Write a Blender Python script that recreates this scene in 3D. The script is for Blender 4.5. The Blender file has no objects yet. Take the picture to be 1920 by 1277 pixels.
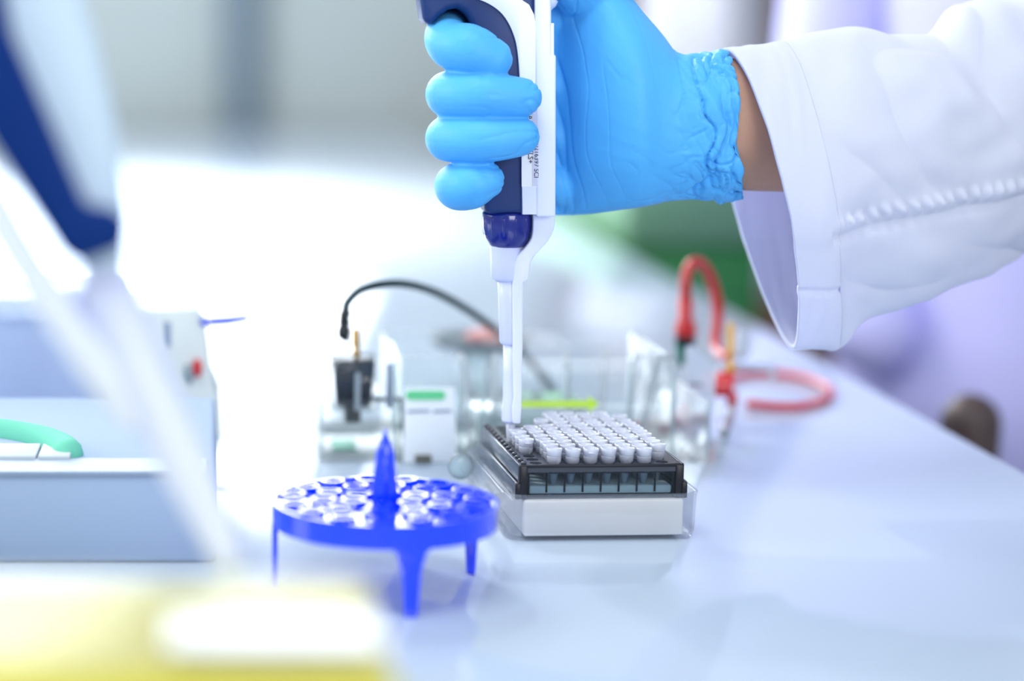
import bpy, bmesh, math, random
from mathutils import Vector, Matrix, noise
random.seed(7)
PI = math.pi
sc = bpy.context.scene
COL = sc.collection

# ------------------------------------------------------------------ camera, world, lights
F = 3800.0; PXC = 400.0; PYC = 638.5; PITCH = math.radians(8.2)
ZT = 0.90                                   # bench top height
CAM = Vector((0, 0, ZT + 0.240))
cd = bpy.data.cameras.new('camera'); cam = bpy.data.objects.new('camera', cd); COL.objects.link(cam)
cam.location = CAM; cam.rotation_euler = (PI/2 - PITCH, 0, 0)
cd.sensor_width = 36; cd.lens = 36*F/1920; cd.shift_x = (960 - PXC)/1920
cd.clip_start = 0.02; cd.clip_end = 60
cd.dof.use_dof = True; cd.dof.focus_distance = 1.02; cd.dof.aperture_fstop = 2.6
sc.camera = cam
sc.view_settings.view_transform = 'Standard'; sc.view_settings.look = 'None'
sc.view_settings.gamma = 1; sc.view_settings.exposure = 0.0
sc.cycles.max_bounces = 10; sc.cycles.transparent_max_bounces = 24
sc.cycles.caustics_reflective = False; sc.cycles.caustics_refractive = False
sc.cycles.use_denoising = True
w = bpy.data.worlds.new('world'); sc.world = w; w.use_nodes = True
bg = w.node_tree.nodes['Background']
bg.inputs[0].default_value = (0.80, 0.90, 1.0, 1); bg.inputs[1].default_value = 0.62

def area(name, loc, tgt, sx, sy, energy, color):
    l = bpy.data.lights.new(name, 'AREA'); l.shape = 'RECTANGLE'; l.size = sx; l.size_y = sy
    l.energy = energy; l.color = color
    o = bpy.data.objects.new(name, l); COL.objects.link(o); o.location = loc
    o.rotation_euler = (Vector(tgt) - Vector(loc)).to_track_quat('-Z', 'Y').to_euler()
    return o
area('ceiling_lamp_near', (-0.3, 0.3, 2.7), (0.2, 1.0, 0.9), 1.2, 0.5, 20, (0.90, 0.95, 1.0))
area('ceiling_lamp_far', (-0.9, 3.6, 2.9), (-0.6, 3.4, 0.9), 1.6, 0.8, 70, (0.93, 0.96, 1.0))
area('glint_light', (-0.5, 2.6, 2.9), (0.2, 1.2, 0.9), .09, .09, 14, (1.0, 0.97, 0.93))  # small added light for specular glints on cable, tank and disc
area('front_fill_light', (0.9, -1.3, 1.6), (0.2, 1.0, 0.96), 1.2, 0.8, 25, (0.95, 0.96, 1.0))  # added fill from behind the camera, brightens front faces; no ceiling lamp
sl_ = bpy.data.lights.new('bench_fill_spot', 'SPOT'); sl_.energy = 2100; sl_.spot_size = math.radians(84); sl_.spot_blend = .8; sl_.shadow_soft_size = .15  # added spot that overexposes the far bench; no real fitting
so_ = bpy.data.objects.new('bench_fill_spot', sl_); COL.objects.link(so_); so_.location = (-.80, 3.2, 2.7)
area('left_added_light', (-2.4, 1.3, 1.9), (0.2, 1.1, 1.0), 1.4, 1.2, 42, (0.95, 0.98, 1.0))  # added area light from the left; no window stands there

# ------------------------------------------------------------------ pixel <-> place
def ray(px, py):
    x = (px - PXC)/F; s = -(py - PYC)/F
    return Vector((x, math.cos(PITCH) + s*math.sin(PITCH), -math.sin(PITCH) + s*math.cos(PITCH)))
def at(px, py, Y):
    d = ray(px, py); return CAM + d*(Y/d.y)
def onz(px, py, z):
    d = ray(px, py); return CAM + d*((z - CAM.z)/d.z)
def topx(P):
    v = P - CAM
    dep = v.y*math.cos(PITCH) - v.z*math.sin(PITCH)
    up = v.y*math.sin(PITCH) + v.z*math.cos(PITCH)
    return PXC + F*v.x/dep, PYC - F*up/dep
def V(*a): return Vector(a)

# ------------------------------------------------------------------ materials
def lin(c): return tuple(((x/255)/12.92 if x/255 <= 0.04045 else ((x/255+0.055)/1.055)**2.4) for x in c)
def mat(name, rgb, rough=0.5, metal=0.0, var=0.04, scale=60.0, bump=0.0, bscale=200.0, spec=0.5, coat=0.0, emit=0.0, alpha=1.0, sss=0.0, ior=None, trans=0.0):
    m = bpy.data.materials.new(name); m.use_nodes = True; nt = m.node_tree; n = nt.nodes; L = nt.links
    b = n['Principled BSDF']
    c = lin(rgb)
    tc = n.new('ShaderNodeTexCoord'); nz = n.new('ShaderNodeTexNoise'); nz.inputs['Scale'].default_value = scale
    L.new(tc.outputs['Object'], nz.inputs['Vector'])
    mx = n.new('ShaderNodeMix'); mx.data_type = 'RGBA'
    mx.inputs[6].default_value = (*[min(1, x*(1-var)) for x in c], 1)
    mx.inputs[7].default_value = (*[min(1, x*(1+var)) for x in c], 1)
    L.new(nz.outputs['Fac'], mx.inputs[0]); L.new(mx.outputs[2], b.inputs['Base Color'])
    b.inputs['Roughness'].default_value = rough; b.inputs['Metallic'].default_value = metal
    b.inputs['Specular IOR Level'].default_value = spec
    b.inputs['Coat Weight'].default_value = coat
    if ior: b.inputs['IOR'].default_value = ior
    if trans: b.inputs['Transmission Weight'].default_value = trans
    if sss:
        b.inputs['Subsurface Weight'].default_value = sss
        b.inputs['Subsurface Radius'].default_value = (.004, .004, .004)
        b.inputs['Subsurface Scale'].default_value = 1.0
    if emit:
        b.inputs['Emission Color'].default_value = (*c, 1); b.inputs['Emission Strength'].default_value = emit
    if bump:
        n2 = n.new('ShaderNodeTexNoise'); n2.inputs['Scale'].default_value = bscale; n2.inputs['Detail'].default_value = 4
        L.new(tc.outputs['Object'], n2.inputs['Vector'])
        bp = n.new('ShaderNodeBump'); bp.inputs['Strength'].default_value = bump; bp.inputs['Distance'].default_value = 0.002
        L.new(n2.outputs['Fac'], bp.inputs['Height']); L.new(bp.outputs['Normal'], b.inputs['Normal'])
    return m
def clear(name, tint=(250, 253, 255), body=0.06, rough=0.05, body_rgb=(235, 242, 250), gloss=1.0, tl_=.5):
    """thin clear plastic: see-through, with a Fresnel reflection and a little milkiness"""
    m = bpy.data.materials.new(name); m.use_nodes = True; nt = m.node_tree; n = nt.nodes; L = nt.links
    n.remove(n['Principled BSDF'])
    out = n['Material Output']
    tr = n.new('ShaderNodeBsdfTransparent'); tr.inputs[0].default_value = (*lin(tint), 1)
    df = n.new('ShaderNodeBsdfPrincipled'); df.inputs['Base Color'].default_value = (*lin(body_rgb), 1); df.inputs['Roughness'].default_value = .4
    gl = n.new('ShaderNodeBsdfGlossy'); gl.inputs['Roughness'].default_value = rough
    nz = n.new('ShaderNodeTexNoise'); nz.inputs['Scale'].default_value = 40
    tc = n.new('ShaderNodeTexCoord'); L.new(tc.outputs['Object'], nz.inputs['Vector'])
    mr = n.new('ShaderNodeMapRange'); mr.inputs[3].default_value = body*0.85; mr.inputs[4].default_value = body*1.15
    L.new(nz.outputs['Fac'], mr.inputs[0])
    m1 = n.new('ShaderNodeMixShader'); L.new(mr.outputs[0], m1.inputs[0]); L.new(tr.outputs[0], m1.inputs[1])
    tl = n.new('ShaderNodeBsdfTranslucent'); tl.inputs[0].default_value = (*lin(body_rgb), 1)
    m0 = n.new('ShaderNodeMixShader'); m0.inputs[0].default_value = tl_; L.new(df.outputs[0], m0.inputs[1]); L.new(tl.outputs[0], m0.inputs[2])
    L.new(m0.outputs[0], m1.inputs[2])
    fr = n.new('ShaderNodeFresnel'); fr.inputs[0].default_value = 1.45
    mu = n.new('ShaderNodeMath'); mu.operation = 'MULTIPLY'; mu.inputs[1].default_value = gloss; L.new(fr.outputs[0], mu.inputs[0])
    m2 = n.new('ShaderNodeMixShader'); L.new(mu.outputs[0], m2.inputs[0]); L.new(m1.outputs[0], m2.inputs[1]); L.new(gl.outputs[0], m2.inputs[2])
    L.new(m2.outputs[0], out.inputs[0])
    return m

def cloth(name, rgb, thru):
    m = mat(name, rgb, .85, var=.02, scale=40, bump=.12, bscale=900, spec=.2); nt = m.node_tree; n = nt.nodes
    t = n.new('ShaderNodeBsdfTranslucent'); t.inputs[0].default_value = (*lin(thru), 1)
    mx = n.new('ShaderNodeMixShader'); mx.inputs[0].default_value = .32
    nt.links.new(n['Principled BSDF'].outputs[0], mx.inputs[1]); nt.links.new(t.outputs[0], mx.inputs[2]); nt.links.new(mx.outputs[0], n['Material Output'].inputs[0])
    return m
M = dict(
 laminate=mat('white_laminate', (178, 192, 208), .085, var=.015, scale=6, ior=1.5),
 bench_edge=mat('bench_edge_grey', (120, 135, 160), .5),
 cabinet_grey=mat('cabinet_grey', (170, 180, 190), .5),
 wall=mat('wall_paint', (192, 199, 194), .8, var=.03, scale=2),
 wall_side=mat('side_wall_paint', (200, 205, 215), .8, var=.03, scale=2),
 band=mat('dark_grey_band', (122, 136, 144), .6),
 floor=mat('floor_vinyl', (150, 158, 170), .4, var=.06, scale=8),
 window=mat('bright_window', (245, 250, 255), .3, emit=8, var=.01),
 frame=mat('window_frame_white', (230, 234, 236), .5),
 door=mat('brown_door', (120, 84, 70), .5, var=.1, scale=10),
 green=mat('green_laminate', (32, 122, 50), .45, var=.05, scale=10),
 green_pale=mat('pale_green_counter', (98, 142, 108), .5, var=.05),
 glove=mat('blue_nitrile', (84, 178, 240), .5, var=.03, scale=30, bump=.10, bscale=300, spec=.3),
 skin=mat('skin', (192, 146, 120), .55, var=.05, scale=80, bump=.1, sss=.0),
 skin_far=mat('skin_far', (190, 140, 120), .55),
 coat=cloth('lab_coat_cotton', (238, 242, 250), (226, 222, 255)),
 coat_lilac=mat('lilac_white_coat', (205, 202, 250), .85, var=.03, scale=5, spec=.2),
 coat_warm=mat('white_coat_far', (200, 198, 206), .85, var=.03, scale=5, spec=.2),
 hair=mat('dark_hair', (34, 26, 24), .5, var=.2, scale=200),
 trousers=mat('dark_trousers', (52, 58, 84), .8, var=.1),
 shoe=mat('black_shoe', (25, 25, 28), .4),
 pip_white=mat('pipette_white_plastic', (226, 232, 250), .32, var=.01, spec=.5),
 pip_shaft=mat('pipette_shaft_white', (214, 220, 248), .35, var=.01),
 pip_navy=mat('pipette_navy_rubber', (22, 52, 108), .45, var=.05, spec=.4),
 pip_knob=mat('pipette_knob_blue', (14, 32, 128), .16, var=.03, coat=.4),
 label_grey=mat('label_grey', (205, 207, 228), .5), label_white=mat('label_white', (238, 240, 240), .35),
 ink=mat('black_ink', (50, 48, 66), .6),
 smoke=clear('smoked_plastic', (226, 236, 242), .10, .1, (50, 74, 92), .6),
 smoke_dark=mat('smoked_plastic_dark', (20, 21, 30), .35, var=.05, spec=.35),
 smoke_top=mat('smoked_plastic_top', (62, 66, 76), .22, var=.05),
 smoke_wall=mat('smoked_plastic_side', (50, 60, 78), .18, var=.08, scale=30),
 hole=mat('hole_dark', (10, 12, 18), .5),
 tray=clear('frosted_tray', (254, 254, 255), .05, .10, (220, 226, 250), .35),
 insert=mat('cream_insert', (243, 243, 238), .5, .0, var=.04, scale=90, bump=.1),
 tube=clear('milky_tube', (250, 251, 255), .55, .15, (228, 232, 246), .7, .25),
 tubecap=clear('milky_cap', (250, 251, 255), .8, .15, (231, 235, 249), .7, .2),
 blue=mat('royal_blue_plastic', (4, 62, 250), .14, var=.03, coat=.5),
 capclear=clear('clear_cap', (240, 246, 255), .45, .08, (232, 240, 255), 1.6),
 acrylic=clear('clear_acrylic', (254, 255, 255), .03, .04, (226, 240, 248), .55),
 acrylic_edge=clear('acrylic_edge', (240, 250, 250), .35, .04, (226, 240, 246), 1.2),
 acrylic_lid=clear('acrylic_lid', (252, 254, 255), .62, .05, (222, 234, 250)),
 rod=clear('glint_rod_clear', (250, 253, 255), .6, .08, (244, 250, 255), 1.5),  # whitish body puts the glint brightness into the colour
 lever_blue=mat('matte_blue', (0, 56, 235), .6, spec=.2),
 card=mat('white_card', (246, 250, 254), .5), sticker_green=mat('green_sticker', (104, 214, 146), .5),
 yellow_green=mat('yellow_green_sticker', (206, 244, 60), .5),
 black_plastic=mat('black_plastic', (28, 38, 52), .4, spec=.3), cable_black=mat('black_cable', (6, 48, 52), .6, spec=.2),
 buffer_green=mat('green_foam', (130, 200, 176), .6), bronze=mat('bronze_clip', (112, 110, 96), .4, .3),
 gold=mat('gold_pin', (214, 160, 40), .4, .3), red=mat('red_plastic', (206, 40, 48), .3, coat=.3),
 red_cable=mat('red_cable', (188, 20, 20), .3, coat=.25), teal=mat('teal_plug', (0, 108, 96), .35),
 steel=mat('brushed_steel', (190, 196, 200), .3, .8),
 dark_dish=mat('dark_grey_dish', (92, 104, 112), .5), reddish=mat('dull_red', (176, 96, 92), .5),
 machine=mat('offwhite_machine', (216, 222, 218), .5, var=.03), machine_grey=mat('machine_grey', (150, 164, 172), .5),
 blue_grey=mat('blue_grey_housing', (158, 176, 200), .8, var=.03, scale=8, spec=.12), strip_grey=mat('grey_strip', (140, 156, 178), .5),
 mint=mat('mint_panel', (112, 196, 170), .8, spec=.1), key_white=mat('key_white', (196, 206, 210), .8, spec=.1),
 navy_matte=mat('navy_matte_rubber', (2, 44, 112), .7, spec=.15),
 body_pale=mat('pale_blue_plastic', (196, 214, 228), .6, spec=.2),
 yellow=mat('yellow_plastic', (206, 194, 0), .5, var=.06), lid_white=clear('frosted_lid', (254, 254, 248), .18, .35, (246, 248, 240), .15),
 frost_blue=clear('frosted_blue_plastic', (240, 245, 253), .55, .35, (204, 216, 238), .3),
 wood=mat('dark_brown_wood', (62, 46, 44), .5, var=.15, scale=20),
)

# ------------------------------------------------------------------ object helpers
WLOC = {}
def finish(o, smooth=False):
    if smooth:
        for p in o.data.polygons: p.use_smooth = True
def empty(name, loc, label, cat, group=None):
    o = bpy.data.objects.new(name, None); COL.objects.link(o); o.location = loc; o.empty_display_size = .01
    WLOC[o] = Vector(loc); o['label'] = label; o['category'] = cat
    if group: o['group'] = group
    return o
def base_of(me):
    xs = [v.co for v in me.vertices]
    return Vector(((min(v.x for v in xs)+max(v.x for v in xs))/2, (min(v.y for v in xs)+max(v.y for v in xs))/2, min(v.z for v in xs)))
def obj(name, bm, m, parent=None, smooth=False, bevel=0, seg=2, me=None, label=None, cat=None, group=None, kind=None, sub=0):
    """one mesh object from world-space geometry; its origin goes to its parent's origin or to its own base"""
    if me is None:
        bmesh.ops.recalc_face_normals(bm, faces=bm.faces)
        me = bpy.data.meshes.new(name); bm.to_mesh(me); bm.free()
    o = bpy.data.objects.new(name, me); COL.objects.link(o)
    if m: me.materials.append(m)
    base = base_of(me)
    me.transform(Matrix.Translation(-base)); WLOC[o] = base
    if parent:
        o.parent = parent; o.location = base - WLOC[parent]
    else: o.location = base
    if bevel:
        b = o.modifiers.new('bevel', 'BEVEL'); b.width = bevel; b.segments = seg; b.limit_method = 'ANGLE'; b.angle_limit = math.radians(35)
        smooth = True; b.harden_normals = False
    if sub:
        s = o.modifiers.new('sub', 'SUBSURF'); s.levels = sub; s.render_levels = sub
    finish(o, smooth)
    if label: o['label'] = label
    if cat: o['category'] = cat
    if group: o['group'] = group
    if kind: o['kind'] = kind
    return o
def bx(bm, x0, x1, y0, y1, z0, z1, mtx=None):
    vs = [bm.verts.new((x, y, z)) for x in (x0, x1) for y in (y0, y1) for z in (z0, z1)]
    if mtx:
        for v in vs: v.co = mtx @ v.co
    for f in ((0,1,3,2),(4,6,7,5),(0,4,5,1),(2,3,7,6),(0,2,6,4),(1,5,7,3)): bm.faces.new([vs[i] for i in f])
    return bm
def box(*a, mtx=None): return bx(bmesh.new(), *a, mtx=mtx)
def loft(bm, rings, cap0=True, cap1=True):
    R = [[bm.verts.new(p) for p in r] for r in rings]; n = len(R[0])
    for a, b in zip(R, R[1:]):
        for i in range(n):
            bm.faces.new((a[i], a[(i+1) % n], b[(i+1) % n], b[i]))
    if cap0: bm.faces.new(R[0])
    if cap1: bm.faces.new(R[-1][::-1])
    return bm
def circ(c, r, n=24, ax=(1,0,0), ay=(0,1,0), ph=0):
    ax = Vector(ax); ay = Vector(ay); rr = r if isinstance(r, tuple) else (r, r)
    return [Vector(c) + ax*math.cos(2*PI*i/n+ph)*rr[0] + ay*math.sin(2*PI*i/n+ph)*rr[1] for i in range(n)]
def lathe(bm, prof, cx=0, cy=0, n=24):
    return loft(bm, [circ((cx, cy, z), r, n) for r, z in prof])
def catmull(pts, k=8):
    out = []
    P = [pts[0]] + list(pts) + [pts[-1]]
    for i in range(1, len(P)-2):
        for j in range(k):
            t = j/k; a, b, c, d = P[i-1], P[i], P[i+1], P[i+2]
            out.append(tuple(.5*((2*b[q])+(-a[q]+c[q])*t+(2*a[q]-5*b[q]+4*c[q]-d[q])*t*t+(-a[q]+3*b[q]-3*c[q]+d[q])*t**3) for q in range(len(b))))
    out.append(tuple(pts[-1])); return out
def tube(bm, pts, rads, n=14, ends=True):
    """tube through 3D points with a radius at each; rounded ends"""
    pts = [Vector(p) for p in pts]; rings = []
    if not isinstance(rads, (list, tuple)): rads = [rads]*len(pts)
    up = Vector((0, 0, 1)); prev = None
    for i, p in enumerate(pts):
        t = (pts[min(i+1, len(pts)-1)] - pts[max(i-1, 0)]).normalized()
        if prev is None:
            a = t.cross(up) if abs(t.dot(up)) < .9 else t.cross(Vector((1, 0, 0)))
        else: a = prev - t*prev.dot(t)
        a.normalize(); b = t.cross(a); prev = a
        if i == 0 and ends:
            for q in (1.35, 1.1, .75, .4): rings.append(circ(p - t*rads[0]*math.sin(q), max(rads[0]*math.cos(q), 1e-5), n, a, b))
        rings.append(circ(p, rads[i], n, a, b))
        if i == len(pts)-1 and ends:
            for q in (.4, .75, 1.1, 1.35): rings.append(circ(p + t*rads[-1]*math.sin(q), rads[-1]*math.cos(q), n, a, b))
    return loft(bm, rings)
def prism(bm, pts3, d):
    a = [bm.verts.new(p) for p in pts3]; b = [bm.verts.new(Vector(p)+d) for p in pts3]; n = len(a)
    bm.faces.new(a); bm.faces.new(b[::-1])
    for i in range(n): bm.faces.new((a[i], b[i], b[(i+1) % n], a[(i+1) % n]))
    return bm
def prism_px(pts, Y0, Y1):
    """outline taken at depth Y0..Y1 with real thickness"""
    Ym = (Y0+Y1)/2
    p3 = [at(x, y, Ym) for x, y in pts]
    for p in p3: p.y = Y0
    return prism(bmesh.new(), p3, Vector((0, Y1-Y0, 0)))
def rrect(x0, x1, y0, y1, r, n=6):
    out = []
    for cx, cy, a0 in ((x1-r, y1-r, 0), (x0+r, y1-r, PI/2), (x0+r, y0+r, PI), (x1-r, y0+r, 1.5*PI)):
        for i in range(n+1): out.append((cx+r*math.cos(a0+PI/2*i/n), cy+r*math.sin(a0+PI/2*i/n)))
    return out
def T4(x, y, z, yaw=0): return Matrix.Translation((x, y, z)) @ Matrix.Rotation(yaw, 4, 'Z')
def xf(bm, m): bmesh.ops.transform(bm, matrix=m, verts=bm.verts); return bm
def text(name, body, size, mtx, m, parent, depth=.00015):
    cu = bpy.data.curves.new(name, 'FONT'); cu.body = body; cu.size = size; cu.extrude = depth
    o = bpy.data.objects.new(name, cu); COL.objects.link(o); bpy.context.view_layer.update()
    me = bpy.data.meshes.new_from_object(o.evaluated_get(bpy.context.evaluated_depsgraph_get()))
    bpy.data.objects.remove(o)
    me.transform(mtx); me.materials.clear()
    return obj(name, None, m, parent, me=me)

# ------------------------------------------------------------------ setting
S = 'structure'
obj('floor', box(-4, 4, -1.5, 7.2, -.05, 0), M['floor'], kind=S)
WY = 6.32
obj('wall_back', box(-4, 4, WY, WY+.1, 0, 3.4), M['wall'], kind=S)
obj('wall_right', box(3.4, 3.5, -1.5, WY, 0, 3.4), M['wall_side'], kind=S)
obj('trim_1', box(.02, .15, WY-.09, WY, .0, 1.62), M['band'], kind=S)
bmw = bmesh.new()
WX0, WX1, WZ0, WZ1 = -3.6, .70, 1.66, 3.3
for x in (WX0, -2.55, -1.45, -.38, WX1): bx(bmw, x-.025, x+.025, WY-.05, WY-.001, WZ0, WZ1)
for z in (WZ0, WZ1): bx(bmw, WX0, WX1, WY-.05, WY-.001, z-.03, z+.03)
wf = obj('window_1', bmw, M['frame'], kind=S)
obj('window_pane', box(WX0, WX1, WY-.02, WY-.01, WZ0, WZ1), M['window'], wf)
dr = obj('door_1', box(1.25, 2.15, WY-.06, WY-.001, 0, 2.1), M['door'], kind=S)
obj('door_handle', tube(bmesh.new(), [(1.32, WY-.09, 1.0), (1.44, WY-.09, 1.0)], .012), M['steel'], dr)

# long bench: slab with a slightly skewed right edge, cabinets below
def bench_x(Y): return .441 + .0212*Y
bb = empty('lab_bench', (-.3, 3, 0), 'long white glossy laboratory bench running back to the grey wall', 'bench')
bm = bmesh.new()
prism(bm, [(-1.7, -.6, .86), (bench_x(-.6), -.6, .86), (bench_x(6.3), 6.3, .86), (-1.7, 6.3, .86)], Vector((0, 0, .04)))
obj('worktop', bm, M['laminate'], bb, bevel=.003)
bm = bmesh.new(); prism(bm, [(-1.6, -.5, .08), (bench_x(-.6)-.06, -.5, .08), (bench_x(6.2)-.06, 6.2, .08), (-1.6, 6.2, .08)], Vector((0, 0, .78)))
obj('cabinet_carcass', bm, M['cabinet_grey'], bb)
obj('plinth', box(-1.55, .36, -.45, 6.1, 0, .08), M['bench_edge'], bb)

# green cabinet beyond the bench edge
g = empty('green_cabinet', (.62, 2.9, 0), 'dark green cabinet with paler green counter beyond the right edge of the bench', 'cabinet')
obj('body', box(.535, .705, 2.6, 3.5, .06, .89), M['green'], g, bevel=.004)
obj('counter', box(.53, .71, 2.59, 3.51, .89, .975), M['green_pale'], g, bevel=.004)
obj('base', box(.55, .69, 2.64, 3.46, 0, .06), M['shoe'], g)
obj('door', box(.545, .695, 2.585, 2.6, .1, .86), M['green'], g, bevel=.003)

# ------------------------------------------------------------------ people behind
def person(x, y, yaw, label, coat, hair_len, s=1.0, near_arm=True):
    r = empty('person', (x, y, 0), label, 'person'); mt = T4(x, y, 0, yaw) @ Matrix.Scale(s, 4)
    b = bmesh.new()      # body: head, neck, chest, hands, legs in one surface
    loft(b, [circ((0, dy, z), (rx, ry), 20) for z, rx, ry, dy in ((.95,.15,.10,0),(1.2,.15,.10,0),(1.40,.17,.09,0),(1.46,.07,.06,0),(1.50,.052,.055,-.005),(1.54,.055,.065,-.01),(1.58,.066,.085,-.015),(1.64,.074,.096,-.012),(1.69,.074,.098,-.005),(1.74,.058,.08,0),(1.765,.02,.03,0))])
    loft(b, [circ((0, -.105-d, z), (rr, rr), 10) for z, rr, d in ((1.60,.012,0),(1.62,.014,.008),(1.655,.006,0))])
    for sx in (-1, 1):
        tube(b, [(sx*.075, 0, 1.63), (sx*.082, .005, 1.66)], .012, 8)
        tube(b, [(sx*.09, 0, .9), (sx*.1, -.01, .5), (sx*.1, .01, .1)], [.085, .058, .042], 14)
    me = remesh(xf(b, mt), .006, 3)
    obj('body', None, M['skin_far'], r, True, me=me)
    c = bmesh.new(); n = 48
    rings = []
    for z, rx, ry in ((.62,.235,.17),(.8,.22,.16),(1.0,.195,.14),(1.15,.19,.135),(1.3,.205,.13),(1.4,.195,.115),(1.45,.12,.085),(1.475,.08,.075)):
        rings.append([Vector((rx*math.cos(a)*(1+.03*math.sin(9*a)*(1.45-z)), ry*math.sin(a)*(1+.05*math.sin(7*a+1)*(1.45-z)), z)) for a in [2*PI*i/n for i in range(n)]])
    obj('lab_coat', xf(loft(c, rings), mt), coat, r, True)
    for sx in (-1, 1):
        c = bmesh.new(); tube(c, [(sx*.18, 0, 1.39), (sx*.225, .01, 1.25), (sx*.24, 0, 1.1), (sx*.22, -.07, .95), (sx*.18, -.12, .86)], [.065, .062, .056, .052, .046], 20)
        obj('sleeve', xf(c, mt), coat, r, True)
        c = bmesh.new(); tube(c, [(sx*.09, 0, .85), (sx*.1, -.01, .5), (sx*.1, .01, .07)], [.1, .075, .06], 16)
        obj('trouser_leg', xf(c, mt), M['trousers'], r, True)
        c = bmesh.new(); loft(c, [circ((sx*.1, -.04, z), (rx, ry), 16) for z, rx, ry in ((0,.045,.13),(.03,.048,.135),(.06,.04,.11),(.09,.03,.06))])
        obj('shoe', xf(c, mt), M['shoe'], r, True)
    c = bmesh.new(); loft(c, [circ((0, dy, z), (rx, ry), 20) for z, rx, ry, dy in ((1.62-hair_len,.07,.04,.075),(1.60,.078,.055,.055),(1.68,.084,.09,.02),(1.74,.072,.09,.005),(1.785,.035,.045,0))])
    obj('hair', xf(c, mt), M['hair'], r, True)
    return r
def remesh(bm, vox, smooth=4, keep=None):
    me = bpy.data.meshes.new('tmp'); bmesh.ops.recalc_face_normals(bm, faces=bm.faces); bm.to_mesh(me); bm.free()
    o = bpy.data.objects.new('tmp', me); COL.objects.link(o)
    r = o.modifiers.new('r', 'REMESH'); r.mode = 'VOXEL'; r.voxel_size = vox
    if smooth:
        s = o.modifiers.new('s', 'SMOOTH'); s.iterations = smooth; s.factor = .5
    bpy.context.view_layer.update()
    out = bpy.data.meshes.new_from_object(o.evaluated_get(bpy.context.evaluated_depsgraph_get()))
    bpy.data.objects.remove(o); bpy.data.meshes.remove(me)
    return out
person(.875, 2.08, math.radians(-20), 'person in a lilac-white lab coat standing past the bench edge, behind the white sleeve', M['coat_lilac'], .02)
person(1.075, 4.5, math.radians(90), 'distant person in a warm white coat standing sideways in front of the brown door', M['coat_warm'], .12)
ch = empty('chair', (.70, 1.66, 0), 'dark brown wooden chair with a narrow back beside the bench edge', 'chair')
obj('seat', box(.54, .86, 1.49, 1.83, .42, .46), M['wood'], ch, bevel=.01)
for x in (.56, .84):
    for y in (1.51, 1.81): obj('leg', box(x-.015, x+.015, y-.015, y+.015, 0, .42), M['wood'], ch)
obj('backrest', xf(tube(bmesh.new(), [(.562, 1.49, .46), (.562, 1.485, .70), (.562, 1.48, .865)], [.016, .020, .022], 14), Matrix.Identity(4)), M['wood'], ch, True)

# ------------------------------------------------------------------ black tube rack in its frosted tray
rp = at(1128.5, 872, .979); RX, RY, YAW = rp.x, .979, math.radians(2.6)
RM = T4(RX, RY, ZT, YAW)
W2, DP = .041, .106
tr = empty('rack_tray', (RX, RY+.05, ZT), 'frosted clear rounded tray holding the black tube rack', 'tray')
def rr3(x0, x1, y0, y1, r, z, n=6): return [Vector((x, y, z)) for x, y in rrect(x0, x1, y0, y1, r, n)]
bm = bmesh.new()
h = .0235
rings = [rr3(-.046,.046,-.004,.112,.008,.0), rr3(-.0478,.0478,-.0062,.114,.010,.003), rr3(-.0485,.0485,-.0068,.1145,.010,h-.002), rr3(-.049,.049,-.0072,.115,.010,h),
         rr3(-.047,.047,-.0055,.113,.009,h), rr3(-.0465,.0465,-.005,.1125,.009,.003), rr3(-.045,.045,-.0035,.111,.008,.002)]
loft(bm, rings); obj('tray_shell', xf(bm, RM), M['tray'], tr, True)
obj('hinge_disc', xf(lathe(bmesh.new(), [(.001, 0), (.0065, 0), (.007, .001), (.007, .003), (.006, .004), (.001, .004)], n=20), T4(0,0,0) @ RM @ Matrix.Translation((-.0535, .098, .017)) @ Matrix.Rotation(PI/2, 4, 'X')), M['acrylic_edge'], tr, True)
obj('tray_flange', xf(box(-.0545, -.049, .03, .11, h-.008, h-.006), RM), M['tray'], tr)
ins = obj('insert_block', xf(box(-.0385, .0405, -.0032, .108, .002, h-.0035), RM), M['insert'], tr, bevel=.001)
obj('side_block', xf(box(-.0448, -.0388, -.001, .108, .0025, h-.0035), RM), M['tray'], tr, bevel=.001)

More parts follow.
